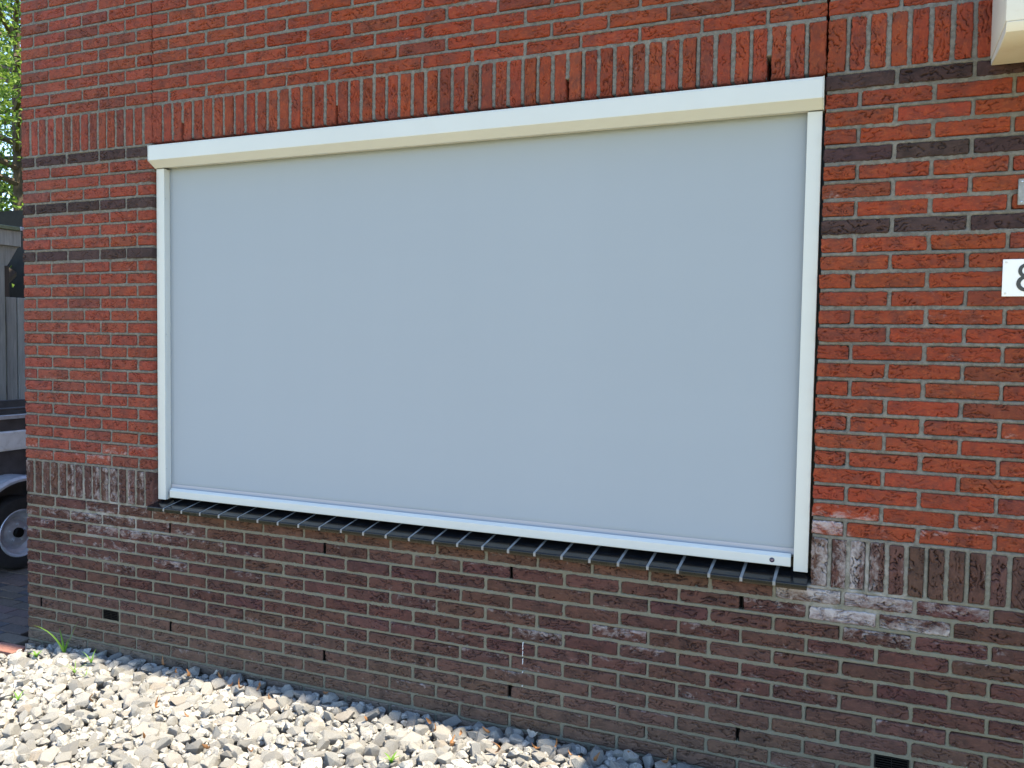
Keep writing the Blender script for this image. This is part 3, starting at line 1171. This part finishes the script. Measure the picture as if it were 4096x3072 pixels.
for (xc, yc) in rest_p:
    pm.box(xc - 0.097, xc + 0.097, yc - 0.046, yc + 0.046, -0.05, -0.012 + random.gauss(0, .001))
po = pm.build('outlying_pavers', M['paver'], drive)
po.color = (0.07, 0.062, 0.066, 1)
po['kind'] = 'stuff'

# gravel bed
bed = MB().box(0.08, 4.35, -1.94, 0.0035, -0.159, -0.075).build('gravel_bed', M['soil'])
tag(bed, 'bed of crushed grey stone along the wall', None, None, 'structure')


def rock(seed):
    r = np.random.default_rng(seed)
    n = r.integers(13, 22)
    p = r.normal(size=(n, 3))
    p /= np.linalg.norm(p, axis=1, keepdims=True)
    p *= r.uniform(0.82, 1.0, (n, 1))
    p *= np.array([1.0, r.uniform(0.62, 0.9), r.uniform(0.45, 0.75)])
    b = bmesh.new()
    for q in p:
        b.verts.new(q)
    res = bmesh.ops.convex_hull(b, input=b.verts[:])
    bmesh.ops.delete(b, geom=[v for v in b.verts if not v.link_faces], context='VERTS')
    bmesh.ops.dissolve_limit(b, angle_limit=math.radians(9), verts=b.verts[:], edges=b.edges[:])
    bmesh.ops.bevel(b, geom=b.edges[:], offset=0.022, segments=1, affect='EDGES', clamp_overlap=True)
    bmesh.ops.triangulate(b, faces=b.faces[:])
    me = bpy.data.meshes.new('stone')
    b.to_mesh(me)
    b.free()
    me.materials.append(M['stone'])
    return me


ROCKS = [rock(900 + i) for i in range(28)]
RV = []
for me in ROCKS:
    v = np.empty(len(me.vertices) * 3)
    me.vertices.foreach_get('co', v)
    RV.append((v.reshape(-1, 3), [list(p.vertices) for p in me.polygons]))
stones = []
for layer, (dens, zoff) in enumerate(((0.044, -0.028), (0.052, -0.004), (0.105, 0.008), (0.026, -0.008))):
    cell = {}
    n_try = {0: 22000, 1: 26000, 2: 3500, 3: 9000}[layer]
    X_ = rng.uniform(0.09, 4.33, n_try)
    Y_ = -rng.uniform(0.0, 1.0, n_try) * 1.90 - 0.016
    for x, y in zip(X_, Y_):
        rad = dens * random.choice((random.uniform(0.5, 0.8), random.uniform(0.8, 1.25), random.uniform(0.9, 1.35)))
        key = (int(x / 0.11), int(y / 0.11))
        ok = True
        for i in (-1, 0, 1):
            for j in (-1, 0, 1):
                for (a, b_, r2) in cell.get((key[0] + i, key[1] + j), ()):
                    if (a - x) ** 2 + (b_ - y) ** 2 < (0.5 * (rad + r2)) ** 2 * (1.25 if layer == 2 else 0.92):
                        ok = False
                        break
                if not ok:
                    break
            if not ok:
                break
        if not ok:
            continue
        cell.setdefault(key, []).append((x, y, rad))
        size = (0.046 if layer == 2 else rad) * random.uniform(0.72, 1.08)
        if x < 0.2:
            size *= 0.7
        yy = min(y, -size * 0.55 - 0.004)
        zt = gravel_top(x, yy) + zoff + random.gauss(0, 0.006)
        rot = (random.gauss(0, 0.45), random.gauss(0, 0.45), random.uniform(0, 6.28))
        stones.append([x, yy, zt, size, rot, random.randrange(len(ROCKS)), layer])
scored = []
for k, s in enumerate(stones):
    px, py = project(s[0], s[1], s[2])
    if 0 < px < 4096 and 0 < py < 3072 and s[6] in (1, 2):
        d = math.dist(CAM_POS, s[:3])
        scored.append((s[3] / d * (1.15 if s[6] == 2 else 1.0), k))
scored.sort(reverse=True)
solo = set(k for _, k in scored[:300])
V, F, base = [], [], 0
from mathutils import Euler
for k, (x, y, z, size, rot, vi, layer) in enumerate(stones):
    if k in solo:
        o = bpy.data.objects.new('stone', ROCKS[vi])
        o.location = (x, y, z)
        o.rotation_euler = rot
        o.scale = (size, size, size)
        link(o, bed)
    else:
        mtx = np.array(Euler(rot).to_matrix()) * size
        vv = RV[vi][0] @ mtx.T + np.array([x, y, z])
        V.append(vv)
        F += [[base + q for q in f] for f in RV[vi][1]]
        base += len(vv)
me = pymesh('loose_stones', np.concatenate(V).tolist(), F)
ls = mesh_obj('loose_stones', me, M['stone'], bed)
ls['kind'] = 'stuff'


# ------------------------------------------------------------------ weeds, dry leaves
def blade(mb, p0, d, length, width, bend, n=6):
    b = bmesh.new()
    d = Vector(d).normalized()
    side = d.cross(Vector((0, 0, 1)))
    if side.length < 1e-3:
        side = Vector((1, 0, 0))
    side.normalize()
    p = Vector(p0)
    rows = []
    dirv = (d * 0.35 + Vector((0, 0, 1))).normalized()
    for i in range(n + 1):
        t = i / n
        w_ = width * (1 - t ** 1.6) * 0.5 + 0.0003
        mid = p + dirv.cross(side) * (-w_ * 0.35)
        rows.append((b.verts.new(p - side * w_), b.verts.new(mid), b.verts.new(p + side * w_)))
        dirv = (dirv + d * bend / n - Vector((0, 0, bend * 0.55 / n * t * 2))).normalized()
        p = p + dirv * (length / n)
    for i in range(n):
        for j in range(2):
            b.faces.new((rows[i][j], rows[i][j + 1], rows[i + 1][j + 1], rows[i + 1][j]))
    mb.join(b)


def weed(loc, blades, label, group=None):
    o = empty('weed', loc)
    tag(o, label, 'weed', group)
    for (d, L_, w_, bend) in blades:
        m_ = MB()
        blade(m_, (0, 0, 0), d, L_, w_, bend)
        ob = m_.build('blade', M['grass'], o, True)
    return o


def on_gravel(px, py, z):
    d = CV.T @ np.array([(px - 2048) / FPX, (py - 1536) / FPX, 1.0])
    t = (z - CAM_POS[2]) / d[2]
    return (CAM_POS[0] + t * d[0], CAM_POS[1] + t * d[1], z)


weed(on_gravel(258, 2612, 0.012), [((-0.85, -0.25, 0), 0.22, 0.015, 1.0), ((0.1, 0.2, 0), 0.165, 0.010, 0.1), ((-0.3, 0.1, 0), 0.13, 0.012, 0.3), ((0.3, -0.1, 0), 0.10, 0.009, 0.3)],
     'tall green grass tuft with one long arching blade by the wall corner')
weed(on_gravel(145, 2628, 0.015), [((math.cos(a), math.sin(a), 0), 0.045, 0.014, 1.2) for a in (0.3, 1.5, 2.9, 4.0, 5.2)], 'small broad-leaved weed nearest the red pavers')
weed(on_gravel(365, 2652, 0.022), [((math.cos(a), math.sin(a), 0), 0.075, 0.008, 0.8) for a in (0.3, 2.0, 3.3, 4.4)], 'short upright weed in the gravel right of the tall tuft')
weed(on_gravel(300, 2692, 0.022), [((math.cos(a), math.sin(a), 0), 0.085, 0.004, 1.6) for a in (0.1, 0.8, 2.4, 3.2, 3.7)], 'thin sprawling grass between the two upright tufts')
weed(on_gravel(342, 2712, 0.022), [((math.cos(a), math.sin(a), 0), 0.05, 0.006, 1.2) for a in (0.6, 2.2, 4.1)], 'tiny weed sprouting just below the sprawling grass')
weed(on_gravel(72, 2802, 0.022), [((math.cos(a), math.sin(a), 0), 0.06, 0.008, 1.4) for a in (0.4, 1.9, 2.9, 4.4)], 'low weed in the sunlit gravel at the left edge')
weed(on_gravel(1565, 3050, 0.05), [((math.cos(a), math.sin(a), 0), 0.05, 0.012, 1.2) for a in (0.4, 1.5, 2.9, 4.4, 5.4)], 'leafy weed at the bottom edge in the middle of the gravel')


def leaf_mesh(seed):
    r = random.Random(seed)
    b = bmesh.new()
    n = 6
    L_, W_ = 0.05, 0.026
    curl = r.uniform(15, 45)
    rows = []
    for i in range(n + 1):
        t = i / n
        w_ = W_ * math.sin(math.pi * (0.06 + 0.9 * t)) ** 0.8 * 0.5 * (1 + 0.18 * math.sin(t * 19 + seed))
        zc = curl * (t - 0.4) ** 2 * L_ * 0.06
        rows.append((b.verts.new((t * L_ - L_ / 2, -w_, zc + w_ * r.uniform(0.3, 0.8))), b.verts.new((t * L_ - L_ / 2, 0, zc)), b.verts.new((t * L_ - L_ / 2, w_, zc + w_ * r.uniform(0.2, 0.8)))))
    for i in range(n):
        for j in range(2):
            b.faces.new((rows[i][j], rows[i][j + 1], rows[i + 1][j + 1], rows[i + 1][j]))
    me = bpy.data.meshes.new('dry_leaf')
    b.to_mesh(me)
    b.free()
    me.polygons.foreach_set('use_smooth', [True] * len(me.polygons))
    me.materials.append(M['dry'])
    return me


LM = [leaf_mesh(i) for i in range(5)]
leaf_px = [(650, 2660), (700, 2690), (760, 2705), (880, 2715), (925, 2745), (955, 2755), (1040, 2745), (1075, 2795), (1305, 2775), (1470, 2880), (1720, 2890), (1745, 2920), (1800, 2985), (1845, 2935), (1950, 2930), (2005, 2990), (2140, 2995), (2225, 2985), (2280, 3020), (2320, 3035), (2375, 3045), (2530, 3020), (2670, 3050), (745, 2865), (580, 2955), (1005, 3010), (830, 2995), (620, 2830), (355, 2795)]
leaf_objs = []
for k, (px, py) in enumerate(leaf_px):
    x, y, z = on_gravel(px, py, gravel_top(2.0, 0) * 0 + 0.028)
    z = gravel_top(x, y) + 0.030
    x, y, z = on_gravel(px, py, z)
    y = min(y, -0.02)
    o = bpy.data.objects.new('dry_leaf', LM[k % 5])
    o.location = (x, y, z)
    o.rotation_euler = (random.gauss(0.3, .5), random.gauss(-0.3, .5), random.uniform(0, 6.28))
    s = random.uniform(0.45, 0.85)
    o.scale = (s, s * random.uniform(0.6, 1.1), s * 1.3)
    link(o)
    leaf_objs.append((px, y, o))
shade_l = sorted([q for q in leaf_objs if q[1] > -0.16], key=lambda q: q[0])
sun_l = sorted([q for q in leaf_objs if q[1] <= -0.16], key=lambda q: q[0])
ORD = ['first', 'second', 'third', 'fourth', 'fifth', 'sixth', 'seventh', 'eighth', 'ninth', 'tenth', 'eleventh', 'twelfth', 'thirteenth', 'fourteenth', 'fifteenth', 'sixteenth', 'seventeenth', 'eighteenth', 'nineteenth', 'twentieth', 'twenty-first', 'twenty-second', 'twenty-third', 'twenty-fourth', 'twenty-fifth', 'twenty-sixth', 'twenty-seventh', 'twenty-eighth', 'twenty-ninth']
for lst, txt in ((shade_l, 'curled brown dry leaf on the shaded stones along the wall, %s from the left'), (sun_l, 'brown dry leaf out on the sunlit gravel, %s from the left')):
    for q, od in zip(lst, ORD):
        tag(q[2], txt % od, 'leaf', 'dry leaves scattered on the gravel')
x, y, z = on_gravel(872, 2690, 0.035)
tw = MB().tube([(0, 0, 0), (0.02, 0.006, 0.016), (0.034, 0.01, 0.04)], [0.007, 0.0075, 0.006], 8).build('twig', M['pale'], None, True)
tw.location = (x - 0.02, min(y, -0.03), z - 0.02)
tag(tw, 'short pale bent twig standing among the stones against the wall', 'twig')
lf = bpy.data.objects.new('pale_leaf', LM[2].copy())
lf.data.materials[0] = M['pale']
x, y, z = on_gravel(2140, 2940, 0.06)
lf.location = (x, min(y, -0.025), z)
lf.rotation_euler = (0.5, 0.2, -0.2)
lf.scale = (1.1, 1.1, 1.1)
link(lf)
tag(lf, 'whitish dried leaf on the shaded stones against the wall', 'leaf')

# ------------------------------------------------------------------ trailer beside the house
tr = empty('trailer', (-1.42, 0.95, 0))
tag(tr, 'grey flatbed trailer with mudguard parked beyond the wall corner', 'trailer')


def tpart(mb, name, mat, parent=None, smooth=False):
    return mb.build(name, M[mat], parent or tr, smooth)


wh = tpart(MB().lathe([(0.165, -0.075), (0.205, -0.085), (0.238, -0.078), (0.250, -0.055), (0.252, 0.0), (0.250, 0.055), (0.238, 0.078), (0.205, 0.085), (0.165, 0.075)], 'x', (0.06, -0.02, 0.243), 48), 'tyre', 'rubber', None, True)
rim = tpart(MB().lathe([(0.164, -0.07), (0.168, 0.072), (0.160, 0.080), (0.152, 0.066), (0.142, 0.060), (0.136, 0.040), (0.118, 0.030), (0.108, 0.012), (0.085, 0.010), (0.072, 0.030), (0.050, 0.036), (0.0, 0.036)], 'x', (0.06, -0.02, 0.243), 48), 'rim', 'galv', wh, True)
tpart(MB().lathe([(0.034, 0.03), (0.034, 0.055), (0.026, 0.064), (0.0, 0.064)], 'x', (0.06, -0.02, 0.243), 24), 'hub_cap', 'black', wh, True)
for k in range(5):
    a = 2 * math.pi * k / 5 + 0.3
    tpart(MB().lathe([(0.011, 0.03), (0.010, 0.050), (0.0, 0.051)], 'x', (0.06, -0.02 + 0.056 * math.cos(a), 0.243 + 0.056 * math.sin(a)), 8), 'wheel_nut', 'galv', wh, True)
# mudguard
b = bmesh.new()
rows = []
for k in range(21):
    a = math.radians(8 + 164 * k / 20)
    rr = 0.318
    cy, cz_ = -0.02 + 1.12 * rr * math.cos(a), 0.30 + rr * math.sin(a) * 1.06
    iy, iz = -0.02 + 1.12 * (rr - 0.03) * math.cos(a), 0.30 + (rr - 0.03) * math.sin(a) * 1.06
    rows.append([b.verts.new((-0.05, cy, cz_)), b.verts.new((0.155, cy, cz_)), b.verts.new((0.170, (cy + iy) / 2, (cz_ + iz) / 2)), b.verts.new((0.170, iy, iz)), b.verts.new((0.162, iy, iz)), b.verts.new((0.150, cy * 0.995, cz_ - 0.006)), b.verts.new((-0.05, cy * 0.995, cz_ - 0.006))])
for k in range(20):
    for j in range(7):
        j2 = (j + 1) % 7
        b.faces.new((rows[k][j], rows[k + 1][j], rows[k + 1][j2], rows[k][j2]))
b.faces.new(rows[0])
b.faces.new(rows[-1][::-1])
bmesh.ops.recalc_face_normals(b, faces=b.faces[:])
mg = MB()
mg.join(b)
tpart(mg, 'mudguard', 'galv', None, True)
tpart(MB().box(-1.35, -0.05, -1.30, 1.30, 0.60, 0.70, 0.004), 'chassis', 'dpanel')
tpart(MB().box(-0.055, -0.02, -1.32, 1.32, 0.44, 0.795, 0.003), 'skirt_panel', 'dpanel')
tpart(MB().prism_y([(-0.04, 0.80), (0.004, 0.80), (0.010, 0.815), (0.010, 0.925), (0.002, 0.935), (-0.04, 0.935)], -1.34, 1.34, 0.002), 'side_board', 'panel')
tpart(MB().box(-0.035, -0.012, -1.33, 1.33, 0.937, 1.015, 0.002), 'side_panel', 'dpanel')
tpart(MB().box(-0.04, 0.0, -1.34, 1.34, 1.017, 1.045, 0.003), 'top_rail', 'galv')
tpart(MB().tube([(-0.02, -1.3, 1.085), (-0.02, 1.3, 1.085)], 0.012, 10), 'rope_rail', 'dpanel')
for y in (-1.1, -0.35, 0.4, 1.1):
    tpart(MB().box(-0.03, -0.008, y - 0.012, y + 0.012, 1.046, 1.09), 'stake', 'dpanel')
tpart(MB().box(-1.38, -1.34, -1.33, 1.33, 0.70, 1.04, 0.003), 'far_side', 'dpanel')
wf_ = tpart(MB().lathe([(0.165, -0.075), (0.238, -0.078), (0.252, 0.0), (0.238, 0.078), (0.165, 0.075)], 'x', (-1.46, -0.02, 0.243), 32), 'tyre', 'rubber', None, True)
tpart(MB().lathe([(0.166, -0.06), (0.10, 0.0), (0.0, 0.0)], 'x', (-1.46, -0.02, 0.243), 32), 'rim', 'galv', wf_, True)
tpart(MB().tube([(-0.7, -1.3, 0.62), (-0.7, -2.4, 0.45)], 0.035, 8), 'drawbar', 'galv')
tpart(MB().tube([(-1.45, -0.02, 0.243), (0.05, -0.02, 0.243)], 0.025, 8), 'axle', 'galv')

# ------------------------------------------------------------------ fence and shed
fence = empty('plank_fence', (-3.2, 2.3, 0))
tag(fence, 'weathered grey vertical plank fence behind the trailer', 'fence')
for k in range(30):
    y = -1.6 + k * 0.113
    MB().box(-0.010, 0.012, y - 0.050, y + 0.050, 0.02, 1.945 + random.gauss(0, .004), 0.003).build('plank', M['wood'], fence)
for z in (0.4, 1.1, 1.75):
    MB().box(-0.06, -0.0105, -1.65, 1.75, z - 0.035, z + 0.035).build('rail', M['wood'], fence)
for y in (-1.6, 0.2, 1.7):
    MB().box(-0.13, -0.061, y - 0.035, y + 0.035, -0.15, 1.93).build('post', M['wood'], fence)

shed = empty('carport_shed', (-3.22, 2.3, 0))
tag(shed, 'open wooden shed with grey fascia and mossy roof edge above the fence', 'shed')
rf = MB().prism_y([(-2.4, 2.50), (-0.02, 2.50), (-0.02, 2.55), (-2.4, 2.60)], -2.2, 0.085).build('roof', M['darkwall'], shed)
MB().box(-0.075, 0.065, -2.22, 0.055, 2.548, 2.583, 0.004).build('edge_cap', M['cap'], rf)
MB().box(-0.075, 0.068, 0.057, 0.105, 2.549, 2.585, 0.003).build('cap_end', M['galv'], rf)
MB().box(0.0, 0.045, -2.2, 0.075, 2.405, 2.546, 0.003).build('fascia', M['wood'], shed)
MB().box(-0.045, -0.002, 0.055, 0.092, 2.40, 2.547, 0.003).build('corner_board', M['wood'], shed)
bm_ = bmesh.new()
pr_ = [(-2.2, 2.402), (0.062, 2.402), (-0.045, 2.225), (-2.2, 2.225)]
va = [bm_.verts.new((-0.05, p[0], p[1])) for p in pr_]
vb = [bm_.verts.new((0.02, p[0], p[1])) for p in pr_]
bm_.faces.new(va)
bm_.faces.new(vb[::-1])
for i in range(4):
    bm_.faces.new((va[i], vb[i], vb[(i + 1) % 4], va[(i + 1) % 4]))
bmesh.ops.recalc_face_normals(bm_, faces=bm_.faces[:])
beam = MB()
beam.join(bm_)
beam.build('beam', M['wood'], shed)
MB().box(-0.09, -0.01, -0.075, -0.005, -0.15, 2.224, 0.003).build('post', M['bwood'], shed)
MB().box(0.025, 0.06, -0.17, -0.100, 0.0, 2.222, 0.003).build('post', M['wood'], shed)
MB().tube([(-0.35, -0.10, 1.85), (-0.35, 0.28, 2.20)], 0.055, 4).build('brace', M['bwood'], shed)
MB().box(-2.4, -2.3, -2.2, 1.9, -0.15, 2.49).build('back_wall', M['darkwall'], shed)
MB().box(-2.3, -0.5, 1.55, 1.65, -0.15, 3.05).build('end_wall', M['darkwall'], shed)


# ------------------------------------------------------------------ trees
def tree(name, loc, height, crown_c, crown_r, n_leaf, leaf, size, mat, label, seed):
    r = random.Random(seed)
    o = empty(name, loc)
    tag(o, label, 'tree', 'trees beyond the shed')
    tm = MB()
    tm.tube([(0, 0, -0.2), (0.05, 0.03, height * 0.35), (-0.04, 0.06, height * 0.7), (0.02, 0, height * 0.93)], [0.17, 0.13, 0.08, 0.025], 10)
    tips = []
    for k in range(26):
        h = height * r.uniform(0.28, 0.9)
        a = r.uniform(0, 6.28)
        L_ = crown_r[0] * r.uniform(0.5, 1.0) * (1.05 - 0.4 * abs(h - crown_c) / height)
        p1 = Vector((math.cos(a) * L_ * 0.5, math.sin(a) * L_ * 0.5, h + L_ * 0.12))
        p2 = Vector((math.cos(a + 0.15) * L_, math.sin(a + 0.15) * L_, h + L_ * 0.3))
        tm.tube([(0, 0, h), p1, p2], [0.045, 0.028, 0.01], 6)
        tips += [p1, (p1 + p2) / 2, p2]
    tm.build('trunk', M['bark'], o, True)
    V, F = [], []
    for i in range(n_leaf):
        t = tips[r.randrange(len(tips))]
        while True:
            q = Vector((r.gauss(0, 1), r.gauss(0, 1), r.gauss(0, 0.75)))
            if q.length < 2.4:
                break
        p = t + q * crown_r[1] * 0.30
        d = Vector((r.gauss(0, 1), r.gauss(0, 1), r.gauss(-0.35, 0.8))).normalized()
        s = d.cross(Vector((r.gauss(0, 1), r.gauss(0, 1), r.gauss(0, 1)))).normalized()
        L_ = size * r.uniform(0.7, 1.3)
        W_ = L_ * leaf
        b0 = len(V)
        nn = d.cross(s) * W_ * 0.25
        V += [p, p + d * L_ * 0.5 - s * W_ * 0.5 + nn, p + d * L_, p + d * L_ * 0.5 + s * W_ * 0.5 + nn]
        F += [(b0, b0 + 1, b0 + 2), (b0, b0 + 2, b0 + 3)]
    mesh_obj('crown', pymesh('crown', V, F), M[mat], o)
    return o


tree('tree', (-6.6, 4.9, -0.15), 6.6, 4.2, (1.9, 1.2), 15000, 0.5, 0.075, 'leaf1', 'bright green leafy tree rising behind the shed roof', 3)
tree('tree', (-9.6, 6.7, -0.15), 8.2, 5.0, (2.4, 1.5), 12000, 0.5, 0.11, 'leaf2', 'darker green tree further back behind the bright one', 5)
